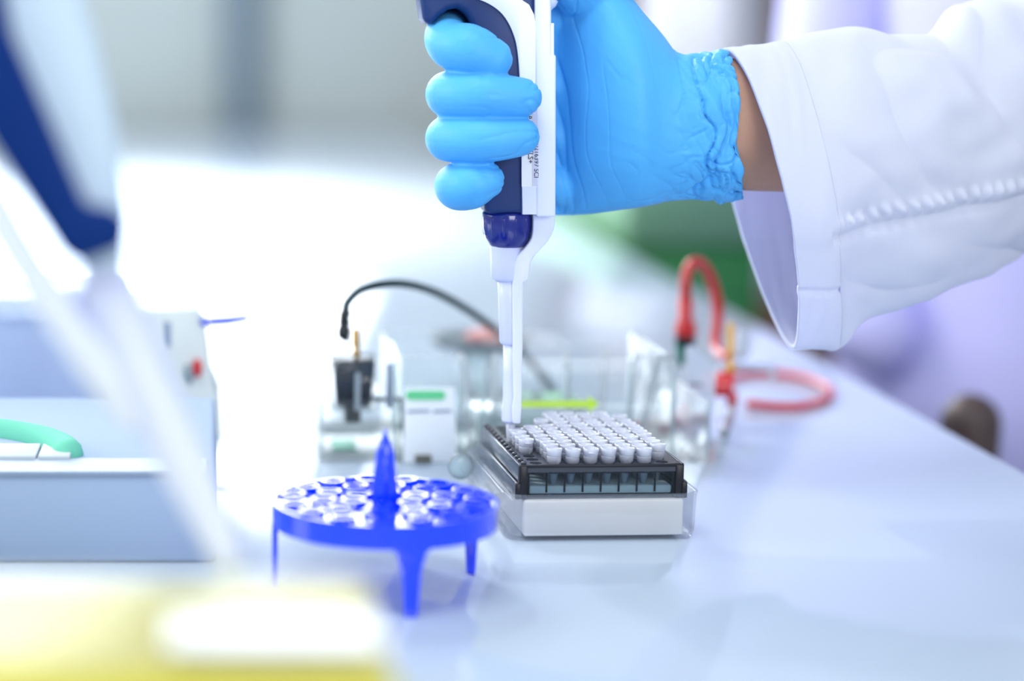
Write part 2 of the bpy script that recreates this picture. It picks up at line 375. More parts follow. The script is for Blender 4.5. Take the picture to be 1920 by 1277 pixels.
rk = empty('tube_rack', (RX, RY+.05, ZT+h-.003), 'black smoked plastic tube rack with round holes, on the frosted tray', 'rack')
TOP = .0370; z0 = h-.0033
C0 = -.041 + .0095; PXX = .009; R0 = .0062; PYY = .00855; NC, NR = 8, 12
def hole_xy(c, r): return C0 + c*PXX, R0 + r*PYY
bm = bmesh.new(); n = 16; HR = .0031
for c in range(NC):
    for r in range(NR):
        x, y = hole_xy(c, r)
        x0, x1 = (-W2 if c == 0 else x-PXX/2), (W2 if c == NC-1 else x+PXX/2)
        y0, y1 = (0 if r == 0 else y-PYY/2), (DP if r == NR-1 else y+PYY/2)
        inn, low, out = [], [], []
        for i in range(n):
            a = 2*PI*(i+.5)/n; ca, sa = math.cos(a), math.sin(a)
            inn.append(bm.verts.new((x+HR*ca, y+HR*sa, TOP))); low.append(bm.verts.new((x+HR*.9*ca, y+HR*.9*sa, TOP-.005)))
            tx = ((x1-x) if ca > 0 else (x-x0))/max(abs(ca), 1e-6); ty = ((y1-y) if sa > 0 else (y-y0))/max(abs(sa), 1e-6)
            t = min(tx, ty); out.append(bm.verts.new((x+t*ca, y+t*sa, TOP)))
        for i in range(n):
            j = (i+1) % n
            bm.faces.new((inn[i], out[i], out[j], inn[j])); bm.faces.new((low[i], inn[i], inn[j], low[j]))
        co = {}
        for i in range(n):
            j = (i+1) % n; a, b = out[i].co, out[j].co
            if abs(a.x-b.x) > 1e-7 and abs(a.y-b.y) > 1e-7:
                cx_ = x1 if (a.x+b.x)/2 > x else x0; cy_ = y1 if (a.y+b.y)/2 > y else y0
                bm.faces.new((out[i], bm.verts.new((cx_, cy_, TOP)), out[j]))
bx(bm, -W2, W2, 0, .0008, TOP-.0035, TOP-.0001); bx(bm, -W2, W2, DP-.0008, DP, TOP-.0035, TOP-.0001)
obj('top_plate', xf(bm, RM), M['smoke_top'], rk)
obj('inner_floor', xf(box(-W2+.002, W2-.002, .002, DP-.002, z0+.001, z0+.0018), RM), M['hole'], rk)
zs = .0283
bm = bmesh.new()
bx(bm, -W2, -W2+.0012, 0, DP, zs, TOP+.0004); bx(bm, W2-.0012, W2, 0, DP, zs, TOP+.0004); bx(bm, -W2, W2, DP-.0012, DP, zs, TOP)
obj('upper_side_wall', xf(bm, RM), M['smoke_wall'], rk, bevel=.0003)
bm = bmesh.new()
bx(bm, -W2-.0016, -W2-.0002, -.0008, DP+.001, z0, zs+.0003)
obj('lower_side_wall', xf(bm, RM), M['smoke_wall'], rk, bevel=.0003)
obj('lower_side_wall', xf(box(W2+.0002, W2+.0016, -.0008, DP+.001, z0, zs+.0003), RM), M['smoke_wall'], rk, bevel=.0003)
obj('inner_block', xf(box(-W2+.0055, W2-.0055, .0016, DP-.004, z0+.002, z0+.0062), RM), M['insert'], rk, bevel=.001)
bm = bmesh.new()
bx(bm, -W2, W2, -.0004, .0006, TOP-.0012, TOP+.0004)
for x in (-W2, W2-.0042): bx(bm, x, x+.0042, -.0006, .003, z0, TOP)
bx(bm, W2-.001, W2+.0018, -.0012, .003, z0, zs); bx(bm, -W2-.0018, -W2+.001, -.0012, .003, z0, zs)
obj('front_frame', xf(bm, RM), M['smoke_dark'], rk, bevel=.0005)
obj('front_panel', xf(box(-W2+.004, W2-.004, .0002, .0009, z0, TOP-.002), RM), M['smoke'], rk)
bm = bmesh.new()
for c in range(NC+1):
    x = C0 + (c-.5)*PXX
    bx(bm, x-.0004, x+.0004, .0009, .0015, z0+.003, TOP-.002)
obj('front_rib', xf(bm, RM), M['smoke_dark'], rk)
# raised rim beads along the left edge
bm = bmesh.new()
for k in range(14): lathe(bm, [(.0001, TOP), (.0014, TOP+.0001), (.0012, TOP+.0011), (.0001, TOP+.0014)], -W2+.003, .004+k*.0078, 10)
obj('edge_studs', xf(bm, RM), M['smoke_top'], rk, True)

# small capped tubes standing in the rack
def pcr_tube(first=True):
    e = empty('sample_tube', (0, 0, 0), '', 'tube')
    b = lathe(bmesh.new(), [(.0004, -.0118), (.0012, -.0115), (.0027, -.002), (.0029, -.0003), (.0035, .0), (.0036, .0024), (.0035, .0029)], n=18)
    obj('tube_body', b, M['tube'], e, True)
    b = lathe(bmesh.new(), [(.0034, .0029), (.0036, .0031), (.0037, .0050), (.0040, .0066), (.0037, .0068), (.0032, .0064), (.0030, .0050), (.0004, .0049)], n=20)
    bx(b, -.0016, .0016, .0028, .0046, .0046, .0054)
    obj('cap', b, M['tubecap'], e, True)
    return e
proto = pcr_tube()
def copy_tree(o, parent=None):
    c = o.copy(); COL.objects.link(c); c.parent = parent
    for ch_ in [q for q in o.children]: copy_tree(ch_, c)
    return c
ORD = ['first', 'second', 'third', 'fourth', 'fifth', 'sixth', 'seventh', 'eighth', 'ninth', 'tenth', 'eleventh', 'twelfth']
used = False
for r in range(NR):
    cols = [c for c in range(NC)]
    occ = []
    for c in cols:
        if c == 0 and r not in (3, 4, 5, 6): continue
        if c == 1 and r >= 8: continue
        if c == 2 and r in (8, 10, 11): continue
        if c == 7 and r == 0: continue
        if r == 11 and c == 7: continue
        occ.append(c)
    for k, c in enumerate(occ):
        x, y = hole_xy(c, r); o = proto if not used else copy_tree(proto); used = True
        P = RM @ Vector((x, y, TOP + .0003 + random.uniform(0, .0009)))
        o.location = P
        o.rotation_euler = (random.uniform(-.07, .07), random.uniform(-.07, .07), YAW + random.choice((0, 0, .1, PI, -.15)) + random.uniform(-.12, .12))
        row = 'nearest row' if r == 0 else ('farthest row' if r == 11 else ORD[r] + ' row from front')
        o['label'] = 'milky capped tube in black rack, %s, %s from left' % (row, ORD[k]); o['category'] = 'tube'; o['group'] = 'milky capped tubes in the black rack'

# ------------------------------------------------------------------ blue round floating rack
fc = onz(723, 942, ZT+.0405); FX, FY = fc.x, .886
fr = empty('round_tube_rack', (FX, FY, ZT), 'royal blue round tube rack on tapering legs with a central spike', 'rack')
zt = ZT+.0405; RR = .0505
holes = []
for ring, cnt, off in ((.0150, 6, .3), (.0275, 10, .1), (.0415, 15, .0)):
    for k in range(cnt):
        a = 2*PI*k/cnt+off; holes.append((FX+ring*math.cos(a), FY+ring*math.sin(a)))
bm = bmesh.new(); n = 72
rings = [circ((FX, FY, zt-.0015), .002, n), circ((FX, FY, zt-.0015), RR-.002, n), circ((FX, FY, zt), RR-.0015, n), circ((FX, FY, zt), RR, n), circ((FX, FY, zt-.0108), RR-.0003, n), circ((FX, FY, zt-.0108), RR-.0018, n), circ((FX, FY, zt-.003), RR-.0022, n), circ((FX, FY, zt-.003), .002, n)]
loft(bm, rings)
dm = bpy.data.meshes.new('d'); bmesh.ops.recalc_face_normals(bm, faces=bm.faces); bm.to_mesh(dm); bm.free()
ct = bmesh.new()
for x, y in holes: loft(ct, [circ((x, y, z), .0043, 18) for z in (zt-.02, zt+.01)])
bmesh.ops.recalc_face_normals(ct, faces=ct.faces); cm = bpy.data.meshes.new('c'); ct.to_mesh(cm); ct.free()
do = bpy.data.objects.new('d', dm); co_ = bpy.data.objects.new('c', cm); COL.objects.link(do); COL.objects.link(co_)
bo = do.modifiers.new('b', 'BOOLEAN'); bo.object = co_; bo.operation = 'DIFFERENCE'; bo.solver = 'EXACT'
bpy.context.view_layer.update()
dm2 = bpy.data.meshes.new_from_object(do.evaluated_get(bpy.context.evaluated_depsgraph_get()))
bpy.data.objects.remove(do); bpy.data.objects.remove(co_)
obj('disc', None, M['blue'], fr, me=dm2)
for x, y in holes:
    bm = bmesh.new(); hh = .0012
    R = [circ((x, y, z), r_, 20) for r_, z in ((.0041, zt-.005), (.0041, zt+hh-.0001), (.0042, zt+hh), (.0057, zt+hh), (.0059, zt+hh-.0003), (.0060, zt-.0014))]
    loft(bm, R, False, False); xf(bm, Matrix.Translation((x, y, zt)) @ Matrix.Rotation(random.uniform(-.05, .05), 4, 'X') @ Matrix.Rotation(random.uniform(-.05, .05), 4, 'Y') @ Matrix.Translation((-x, -y, -zt))); obj('hole_rim', bm, M['blue'], fr)
bm = bmesh.new(); hz = ZT+.0700
lathe(bm, [(.0066, zt-.002), (.0056, zt+.004), (.0046, zt+.014), (.0040, zt+.021), (.0034, zt+.0245), (.0016, hz-.001), (.0006, hz+.002)], FX, FY, 12)
for a in (0, PI/2):
    ca, sa = math.cos(a), math.sin(a)
    prism(bm, [(FX-.0066*ca-.0008*sa, FY-.0066*sa+.0008*ca, zt-.002), (FX+.0066*ca-.0008*sa, FY+.0066*sa+.0008*ca, zt-.002), (FX+.0040*ca-.0008*sa, FY+.0040*sa+.0008*ca, zt+.021), (FX-.0040*ca-.0008*sa, FY-.0040*sa+.0008*ca, zt+.021)], Vector((.0016*sa, -.0016*ca, 0)))
obj('spike', bm, M['blue'], fr, True)
for deg, wd in ((176, .0066), (-81, .0066), (30, .0062), (73, .006)):
    a = math.radians(deg); rad = Vector((math.cos(a), math.sin(a), 0)); tan = Vector((-rad.y, rad.x, 0)); c0 = Vector((FX, FY, 0)) + rad*(RR-.0016)
    rings = []
    for z, w_, tk in ((zt-.009, wd*1.6, .0014), (zt-.0125, wd*.95, .0014), (ZT+.02, wd*.62, .0013), (ZT+.004, wd*.45, .0012), (ZT, wd*.40, .0011)):
        c = Vector((c0.x, c0.y, z)); rings.append([c-tan*w_-rad*tk, c+tan*w_-rad*tk, c+tan*w_+rad*tk*.8, c-tan*w_+rad*tk*.8])
    obj('leg', loft(bmesh.new(), rings), M['blue'], fr, bevel=.0005)
# ------------------------------------------------------------------ held pipette
YP = 1.040; K = 3.62*1000
pp = empty('pipette', at(957, 835, YP), 'navy and white pipette held upright in the blue gloved hand above the rack', 'pipette')
def lpx(prof, Y=YP, n=32):
    """round part along traced axis points: (x, y, radius in pixels)"""
    return loft(bmesh.new(), [circ(at(x, y, Y), r/K, n) for x, y, r in prof])
seam = catmull([(868,-6),(905,6),(935,28),(955,64),(964,110),(968,200),(972,398)], 5)
navy = [(783,-60),(783,0),(788,34),(797,49),(808,43),(820,30),(836,19),(852,16),(866,22),(876,40),(881,62),(886,120),(893,250),(904,398),(985,398),(990,100),(998,40),(998,-60)]
obj('grip', prism_px(navy, YP-.0125, YP+.0125), M['pip_navy'], pp, bevel=.0035, seg=3)
white = seam + [(1030,398),(1030,44),(996,44),(993,28),(984,10),(966,-2)]
obj('white_shell', prism_px(white, YP-.0145, YP+.0145), M['pip_white'], pp, bevel=.0022, seg=3)
obj('top_housing', prism_px([(868,-8),(966,-6),(1026,-14),(1024,-110),(980,-140),(900,-120),(880,-60)], YP-.013, YP+.013), M['pip_white'], pp, bevel=.003, seg=3)
obj('plunger', lpx([(960,-135,14),(962,-190,14),(963,-192,24),(963,-235,24),(963,-240,18)]), M['pip_knob'], pp, True)
ej = obj('ejector_rail', prism_px([(998,-60),(1026,-60),(1028,8),(1028,101),(1037,103),(1036,404),(1000,404),(998,200)], YP-.0152, YP+.005), M['pip_white'], pp, bevel=.0018, seg=3)
obj('ejector_knob', lpx([(1020,-14,6),(1020,-3,20),(1024,3,22),(1026,12,16),(1026,20,7)], YP+.002), M['pip_white'], pp, True)
kn = obj('volume_knob', lpx([(950,397,44),(950,402,45.5),(950,425,45),(951,445,41),(951,456,35),(951,462,31),(951,463,5)]), M['pip_knob'], pp, True)
bm = bmesh.new()
for k in range(12):
    a = 2*PI*(k+.5)/12
    p = [at(950, y, YP) + Vector((math.cos(a), math.sin(a), 0))*((r-2.2)/K) for y, r in ((408, 45.2), (425, 45), (438, 42.5))]
    tube(bm, p, .0009, 8)
obj('knob_ridges', bm, M['pip_knob'], kn, True)
obj('collar', lpx([(949,460,30),(948,464,29),(948,490,28),(948,520,27),(949,524,24),(949,527,20)]), M['pip_shaft'], pp, True)
obj('upper_shaft', lpx([(953,520,20),(954,560,19.5),(955,640,18.5),(955,644,16),(955,646,13)]), M['pip_shaft'], pp, True)
obj('lower_shaft', lpx([(957,640,13.5),(958,700,13.5),(957,756,14.5),(957,786,16.5),(957,791,15.5)]), M['pip_shaft'], pp, True)
arm = catmull([(1037,400),(1036,425),(1026,448),(1006,470),(994,486),(990,505),(988,522)], 4) + [(978,528),(977,645),(975,760),(973,791),(959,791),(958,760),(961,745),(959,645),(958,528)] + catmull([(960,498),(966,480),(982,462),(993,445),(996,425),(996,400)], 4)
obj('ejector_arm', prism_px(arm, YP-.0072, YP+.0045), M['pip_white'], pp, bevel=.0014, seg=3)
obj('pipette_tip', lpx([(957,788,9),(957,812,8),(957,826,6.5),(957,836,5)], n=20), M['tubecap'], pp, True, label='milky disposable tip dipping into a tube')
YL = YP-.01465
lab = obj('label_sticker', prism_px([(978,215),(1015,215),(1015,350),(978,350)], YL-.0001, YL+.0002), M['label_white'], pp, label='white sticker with printed serial number')
obj('label_band', prism_px([(998,200),(1014.5,200),(1014.5,349),(998,349)], YL-.0003, YL-.0001), M['label_grey'], lab)
RT = Matrix(((0,1,0,0),(0,0,-1,0),(-1,0,0,0),(0,0,0,1)))
def vtext(name, s, px, py, size):
    return text(name, s, size, Matrix.Translation(at(px, py, YL-.0004)) @ RT, M['ink'], lab)
vtext('serial_text', '0216397 SCI', 1003, 270, .0033)
vtext('model_text', 'XLS+', 991, 277, .0036)
vtext('letter_text', 'P', 989, 217, .0032)

# ------------------------------------------------------------------ gloved hand, arm and coat sleeve
pr = empty('person', (.98, 1.30, 0), 'person in white lab coat and blue glove reaching in from the right with a pipette', 'person')
g_ = bmesh.new()
def finger(pts, rad):
    q = catmull(pts, 6); rr_ = catmull([(r,) for r in rad], 6)
    tube(g_, [at(x, y, YP+d) for x, y, d in q], [r[0]*.975 for r in rr_], 24)
finger([(1060,40,.028),(930,42,.030),(866,50,.022),(839,66,.004),(848,86,-.014),(884,92,-.0245),(922,110,-.0255)], [.0125,.0120,.0120,.0118,.0122,.0125,.0108])
finger([(1060,160,.028),(930,165,.030),(868,172,.022),(842,175,.004),(850,177,-.014),(905,178,-.0265),(978,183,-.0262)], [.0125,.0122,.0118,.0120,.0125,.0122,.0102])
finger([(1060,255,.028),(930,255,.030),(868,258,.022),(842,258,.004),(850,260,-.014),(905,262,-.0265),(975,257,-.0262)], [.0125,.0122,.0115,.0118,.0122,.0120,.0100])
finger([(1060,345,.026),(940,345,.027),(885,348,.020),(860,348,.004),(864,350,-.012),(885,348,-.0215),(910,338,-.0225)], [.012,.0115,.0115,.0122,.0125,.0122,.0098])
def ring4(T, N, B, Fp, n=40, sq=1.0):
    C = (T+B+N+Fp)/4; out = []
    for i in range(n):
        a = 2*PI*i/n; c, s = math.cos(a), math.sin(a)
        c_, s_ = math.copysign(abs(c)**sq, c), math.copysign(abs(s)**sq, s)
        out.append(C + (T-B)/2*c_ + (N-Fp)/2*s_)
    return out
st = [(925,60,380,1.062,1.086,0),(960,0,394,1.056,1.090,0),(1000,-70,400,1.052,1.093,0),(1045,-140,405,1.058,1.094,0),(1100,-140,403,1.036,1.094,0),(1150,-52,397,1.022,1.094,0),(1200,14,390,1.016,1.092,0),(1240,64,381,1.020,1.090,4),(1268,98,376,1.021,1.088,6),(1300,100,374,1.020,1.088,8),(1335,97,378,1.018,1.090,18),(1366,98,374,1.020,1.090,34)]
rings = []
for x, ty, by, ny, fy, bow in catmull(st, 5):
    ym = (ny+fy)/2; k = x/1400
    tx = x - (12 if x > 1320 else 0); bx_ = x + (16 if x > 1320 else 0)
    rings.append(ring4(at(tx, ty, ym), at(x+bow, (ty+by)/2, ny), at(bx_, by, ym), at(x+bow*.4, (ty+by)/2, fy), sq=.86))
loft(g_, rings)
tube(g_, [at(1110,-40,1.05), at(1070,-120,1.045), at(1020,-225,1.04), at(975,-285,1.036)], [.022,.017,.013,.0115], 24)
gm = remesh(g_, .0008, 4)
def ridged(v): return 1 - min(1, abs(v)*3.2)
def sm(a, b, x):
    t = max(0, min(1, (x-a)/(b-a))); return t*t*(3-2*t)
def wrinkle(me):
    cos = [v.co.copy() for v in me.vertices]; nor = [v.normal.copy() for v in me.vertices]
    for v, c, nn in zip(me.vertices, cos, nor):
        px, py = topx(c); d = 0
        # crumpled cuff
        cu = sm(1245, 1330, px)
        edge = .25 + .75*min(1, abs(py-215)/130)
        if cu > 0:
            wp = .55*noise.noise(c*55)
            a1 = ridged(noise.noise(Vector((c.x*95 + 2.2*wp + c.z*12, c.y*22, c.z*16))))
            d -= cu*.0030*a1**3
            a2 = ridged(noise.noise(Vector((c.x*70+9, c.y*30, c.z*85 + 3*wp))))
            d -= cu*.0022*a2**4*edge
            a3 = ridged(noise.noise(Vector((c.x*190+c.z*90, c.y*40+4, c.z*60-c.x*40 + 2*wp))))
            d -= cu*.0012*a3**4*edge
            d += cu*.0020*noise.noise(c*48)
            rim = 1352+28*math.sin(PI*(py-98)/276)
            d += .0008*math.exp(-((px-rim)/7)**2)
        # creases running out of the cuff into the palm
        pc = sm(1150, 1240, px)*(1-sm(1300, 1340, px))*sm(250, 330, py)
        d -= pc*.0007*ridged(noise.noise(Vector((c.x*60+c.z*60, 3, c.z*70-c.x*20))))**5
        # long tension folds beside the pipette
        pf = sm(1020, 1050, px)*(1-sm(1200, 1270, px))
        if pf > 0 and c.y < 1.07:
            u = c.x*math.cos(.20) + c.z*math.sin(.20)
            near = 1-sm(1040, 1110, px)
            q = ridged(noise.noise(Vector((u*125 + .5*noise.noise(c*30), 0, c.z*16))))
            d -= pf*.0014*q**6*(.22+.78*near)
        # finger creases
        if px < 1030 and c.y < YP-.006:
            q = ridged(noise.noise(Vector((c.x*34+c.z*70, c.y*30, c.z*95-c.x*30)) + Vector((1, 2, 3))))
            d -= .0008*q**5*sm(850, 960, px)
        d += .00045*noise.noise(c*45)
        v.co = c + nn*d
wrinkle(gm); gm.update()
gl = obj('glove', None, M['glove'], pr, True, me=gm)
# forearm skin
bm = bmesh.new()
loft(bm, [ring4(at(x-6, t, 1.056+q), at(x+4, (t+b)/2, 1.024+q), at(x+6, b, 1.056+q), at(x, (t+b)/2, 1.090+q), 40) for x, t, b, q in ((1330,118,352,0),(1370,110,357,0),(1420,108,359,.002),(1480,112,360,.006),(1560,116,362,.018),(1750,120,380,.042),(2000,70,330,.088),(2300,-50,220,.14))])
obj('forearm', bm, M['skin'], pr, True)
# sleeve: outer rings, then dense interpolation
def pinched(T, N, B, Fp, n):
    C = (T+B+N+Fp)/4; out = []
    for i in range(n):
        a = 2*PI*i/n; c, s = math.cos(a), math.sin(a)
        if c < 0: s *= 1 - .32*c*c
        out.append(C + (T-B)/2*c + (N-Fp)/2*s)
    return out
def R4(t, n_, b, f, d): return (at(t[0], t[1], 1.060+d), at(n_[0], n_[1], 1.004+d), at(b[0], b[1], 1.060+d), at(f[0], f[1], 1.118+d))
KR = [R4((1360,103),(1474,365),(1487,664),(1374,372),0),
      R4((1412,94),(1516,372),(1528,660),(1424,365),.003),
      R4((1465,79),(1566,380),(1570,654),(1480,360),.006),
      R4((1520,58),(1610,345),(1622,614),(1540,350),.012),
      R4((1600,47),(1690,320),(1700,574),(1620,330),.02),
      R4((1720,47),(1800,290),(1806,534),(1740,300),.034),
      R4((1800,6),(1880,260),(1892,502),(1820,270),.05),
      R4((1960,-40),(2010,200),(2060,440),(1990,215),.08),
      R4((2260,-150),(2280,100),(2300,350),(2280,110),.13),
      R4((2650,-330),(2650,-60),(2650,230),(2650,-50),.19)]
flat = [tuple(c for v in k for c in v) for k in KR]
dense = []
for i in range(len(flat)-1):
    kk = 26 if i < 7 else 8
    seg = catmull([flat[max(i-1,0)], flat[i], flat[i+1], flat[min(i+2, len(flat)-1)]], kk)[kk:2*kk]
    dense += seg
dense.append(flat[-1])
NS = 300
def sleeve_part(k0, k1, lift):
    bm = bmesh.new(); R = []
    for j in range(k0, k1):
        f = dense[j]; T, N, B, Fq = [Vector(f[q*3:q*3+3]) for q in range(4)]
        R.append([bm.verts.new(p) for p in pinched(T, N, B, Fq, NS)])
    for a, b in zip(R, R[1:]):
        for i in range(NS): bm.faces.new((a[i], a[(i+1) % NS], b[(i+1) % NS], b[i]))
    bmesh.ops.recalc_face_normals(bm, faces=bm.faces); bm.normal_update()
    cen = sum((v.co for v in R[0]), Vector())/NS
    sgn = 1 if (R[0][0].co-cen).dot(R[0][0].normal) > 0 else -1
    for v in list(bm.verts):
        c = v.co.copy(); px, py = topx(c); nn = v.normal*sgn; d = lift
        body = sm(1545, 1640, px)
        q = Vector((c.x*24 + c.z*16, c.y*10, c.z*26 - c.x*8))
        d += body*(.0085*noise.noise(q*.8) + .0016*noise.noise(q*2.3) - .0028*ridged(noise.noise(Vector((c.x*16+c.z*22, 2, c.z*9-c.x*6))))**2)
        sy = 420 - (px-1580)*.22; dd = (py-sy)/12
        if px > 1560 and c.y < 1.10 and abs(dd) < 5:
            d += sm(1560,1600,px)*math.exp(-dd*dd)*(.0018+.0020*math.sin(c.x*820+c.z*300+2.5*noise.noise(c*60)))
            d -= .0022*math.exp(-((py-sy-24)/9)**2)
        d += .0007*noise.noise(c*40)
        if lift > 0:
            d += .0007*noise.noise(Vector((c.x*160, c.y*30, c.z*20)))
            if py > 445: d -= .0009*sm(445, 470, py)
            d -= .002*math.exp(-((py-547)/5)**2)*(1 if c.y < 1.07 else 0)
        v.co = c + nn*d
    return bm
i0 = 26*2+2
sl = obj('coat_sleeve', sleeve_part(i0-4, len(dense), 0), M['coat'], pr, True)
m_ = sl.modifiers.new('s', 'SOLIDIFY'); m_.thickness = .0012; m_.offset = 0
cf = obj('sleeve_cuff', sleeve_part(0, i0, .0012), M['coat'], pr, True)
m_ = cf.modifiers.new('s', 'SOLIDIFY'); m_.thickness = .0022; m_.offset = -1
# the rest of the operator, outside the frame
mt = T4(.98, 1.30, 0, math.radians(-70))
b = bmesh.new()
loft(b, [circ((0, dy, z), (rx, ry), 20) for z, rx, ry, dy in ((.95,.14,.10,0),(1.2,.14,.10,0),(1.40,.16,.09,0),(1.46,.07,.06,0),(1.50,.052,.055,-.005),(1.54,.055,.065,-.01),(1.58,.066,.085,-.015),(1.64,.074,.096,-.012),(1.69,.074,.098,-.005),(1.74,.058,.08,0),(1.765,.02,.03,0))])
loft(b, [circ((0, -.105-d, z), (rr, rr), 10) for z, rr, d in ((1.60,.012,0),(1.62,.014,.008),(1.655,.006,0))])
for sx in (-1, 1): tube(b, [(sx*.09, 0, .9), (sx*.1, -.01, .5), (sx*.1, .01, .1)], [.085, .058, .042], 14)
obj('body', None, M['skin'], pr, True, me=remesh(xf(b, mt), .006, 3))
c = loft(bmesh.new(), [circ((0, 0, z), (rx, ry), 40) for z, rx, ry in ((.62,.225,.17),(.8,.21,.16),(1.0,.19,.14),(1.15,.185,.135),(1.3,.20,.13),(1.4,.19,.115),(1.45,.12,.085),(1.475,.08,.075))])
obj('lab_coat', xf(c, mt), M['coat'], pr, True)
c = bmesh.new(); tube(c, [(-.17, 0, 1.38), (-.215, -.01, 1.2), (-.2, -.08, 1.0), (-.1, -.16, .95)], [.065, .06, .055, .05], 20)
obj('coat_sleeve', xf(c, mt), M['coat'], pr, True)
e2 = Vector(dense[-1][0:3])*.5 + Vector(dense[-1][6:9])*.5
tube_top = bmesh.new(); tube(tube_top, [mt @ Vector((.17, 0, 1.38)), mt @ Vector((.2, -.04, 1.3)), Vector((e2.x+.02, e2.y, e2.z+.0))], [.066, .07, .074], 20)
obj('upper_sleeve', tube_top, M['coat'], pr, True)
c = loft(bmesh.new(), [circ((0, dy, z), (rx, ry), 20) for z, rx, ry, dy in ((1.58,.07,.04,.075),(1.62,.078,.055,.055),(1.68,.084,.09,.02),(1.74,.072,.09,.005),(1.785,.035,.045,0))])
obj('hair', xf(c, mt), M['hair'], pr, True)
for sx in (-1, 1):
    c = bmesh.new(); tube(c, [(sx*.09, 0, .85), (sx*.1, -.01, .5), (sx*.1, .01, .07)], [.1, .075, .06], 16); obj('trouser_leg', xf(c, mt), M['trousers'], pr, True)
    c = bmesh.new(); loft(c, [circ((sx*.1, -.04, z), (rx, ry), 16) for z, rx, ry in ((0,.045,.13),(.03,.048,.135),(.06,.04,.11),(.09,.03,.06))]); obj('shoe', xf(c, mt), M['shoe'], pr, True)

# ------------------------------------------------------------------ electrophoresis tank
YT0, YT1 = 1.165, 1.29
def bpx(x0, x1, yt, yb, Y0, Y1, z0=None):
    a = at(x0, yt, Y0); b = at(x1, yb, Y0)
    return (a.x, b.x, Y0, Y1, (b.z if z0 is None else z0), a.z)
def openbox(x0, x1, y0, y1, z0_, z1_, t=.002, bottom=True):
    bm = bmesh.new()
    bx(bm, x0, x1, y0, y0+t, z0_, z1_); bx(bm, x0, x1, y1-t, y1, z0_, z1_)
    bx(bm, x0, x0+t, y0+t, y1-t, z0_, z1_); bx(bm, x1-t, x1, y0+t, y1-t, z0_, z1_)
    if bottom: bx(bm, x0+t, x1-t, y0+t, y1-t, z0_, z0_+t)
    return bm
X0 = at(600, 800, YT0).x; X1 = at(1330, 800, YT0).x; XA = at(745, 800, YT0).x; XB = at(1262, 800, YT0).x
tk = empty('electrophoresis_tank', ((X0+X1)/2, (YT0+YT1)/2, ZT), 'clear acrylic electrophoresis tank with black and red electrode ends behind the racks', 'tank')
obj('buffer_tank', openbox(X0, X1, YT0, YT1, ZT+.0003, ZT+.036), M['acrylic'], tk, bevel=.0006)
obj('inner_tank', openbox(XA, XB, YT0+.004, YT1-.004, ZT+.0022, ZT+.062, .0025), M['acrylic'], tk, bevel=.0006)
for px in (600, 740, 862, 905, 1062, 1180, 1262, 1328):
    x = at(px, 800, YT0).x; obj('wall_rib', box(x-.0011, x+.0011, YT0-.001, YT0+.0014, ZT+.001, ZT+(.036 if px in (600, 1328) else .060)), M['acrylic_edge'], tk, bevel=.0005)
obj('gel_platform', box(at(905,800,YT0).x, at(1130,800,YT0).x, YT0+.02, YT1-.02, ZT+.005, ZT+.024), M['acrylic_edge'], tk, bevel=.001)
for px, sl_ in ((872, -6), (928, 2), (1064, 0), (1130, 4), (1186, 8), (1220, 16)):
    a = at(px+sl_, 668, YT0+.05); c2 = at(px-sl_, 800, YT0+.05)
    obj('glint_rod', tube(bmesh.new(), [a, c2], .0022, 12), M['rod'], tk, True)  # whitish rods stand in for bright glint streaks of the clear walls
# left black electrode end
hd = obj('electrode_housing', loft(bmesh.new(), [rr3(at(629,0,1.19).x+i, at(709,0,1.19).x-i, 1.176+i, 1.20, .004, z) for z, i in ((at(0,762,1.18).z, .002), (at(0,720,1.18).z, .001), (at(0,678,1.18).z, 0))]), M['black_plastic'], tk, True, label='black electrode housing')
obj('housing_window', loft(bmesh.new(), [rr3(at(624,0,1.19).x, at(714,0,1.19).x, 1.173, 1.204, .004, z) for z in (at(0,768,1.18).z, at(0,672,1.18).z)]), M['acrylic'], hd, True)
obj('housing_bar', box(at(671,0,1.18).x, at(681,0,1.18).x, 1.1715, 1.1728, at(0,765,1.18).z, at(0,695,1.18).z), M['machine_grey'], hd)
obj('housing_stub', box(at(652,0,1.19).x, at(682,0,1.19).x, 1.178, 1.196, at(0,792,1.18).z, at(0,763,1.18).z), M['black_plastic'], hd, bevel=.001)
obj('gold_pin', loft(bmesh.new(), [circ(at(x, y, 1.188), r/2400, 14) for x, y, r in ((668,680,4),(668,664,4),(668,662,7),(668,655,3),(667,648,5),(666,620,5),(666,616,3))]), M['gold'], hd, True)
obj('support_bar', box(at(733,0,1.18).x, at(745,0,1.18).x, 1.176, 1.182, ZT+.03, at(0,680,1.18).z), M['strip_grey'], tk, bevel=.0008)
obj('bracket', box(at(708,0,1.18).x, at(762,0,1.18).x, 1.177, 1.181, at(0,751,1.18).z, at(0,745,1.18).z), M['cable_black'], tk)
obj('edge_wire', tube(bmesh.new(), [at(752,750,1.178), at(754,800,1.178), at(760,830,1.178), at(758,848,1.178)], .0012, 8), M['teal'], tk, True)
obj('green_foam', box(at(628,0,1.2).x, at(676,0,1.2).x, 1.19, 1.215, ZT+.0022, at(0,832,1.2).z), M['buffer_green'], tk, bevel=.003)
cl = obj('side_card', prism_px([(758,727),(852,727),(856,867),(756,867)], YT0-.003, YT0-.0018), M['card'], tk, label='frosted white card with a green stripe')
obj('green_stripe', prism_px([(x, y) for x, y in rrect(761, 835, 733, 750, 8.2)], YT0-.0036, YT0-.003), M['sticker_green'], cl)
for u, v_ in ((764, 806), (813, 846)): obj('printed_line', prism_px([(u,769),(v_,768),(v_,772),(u,774)], YT0-.0036, YT0-.003), M['strip_grey'], cl)
obj('bronze_clip', box(*bpx(779, 809, 855, 866, YT0-.006, YT0-.003)), M['bronze'], tk)
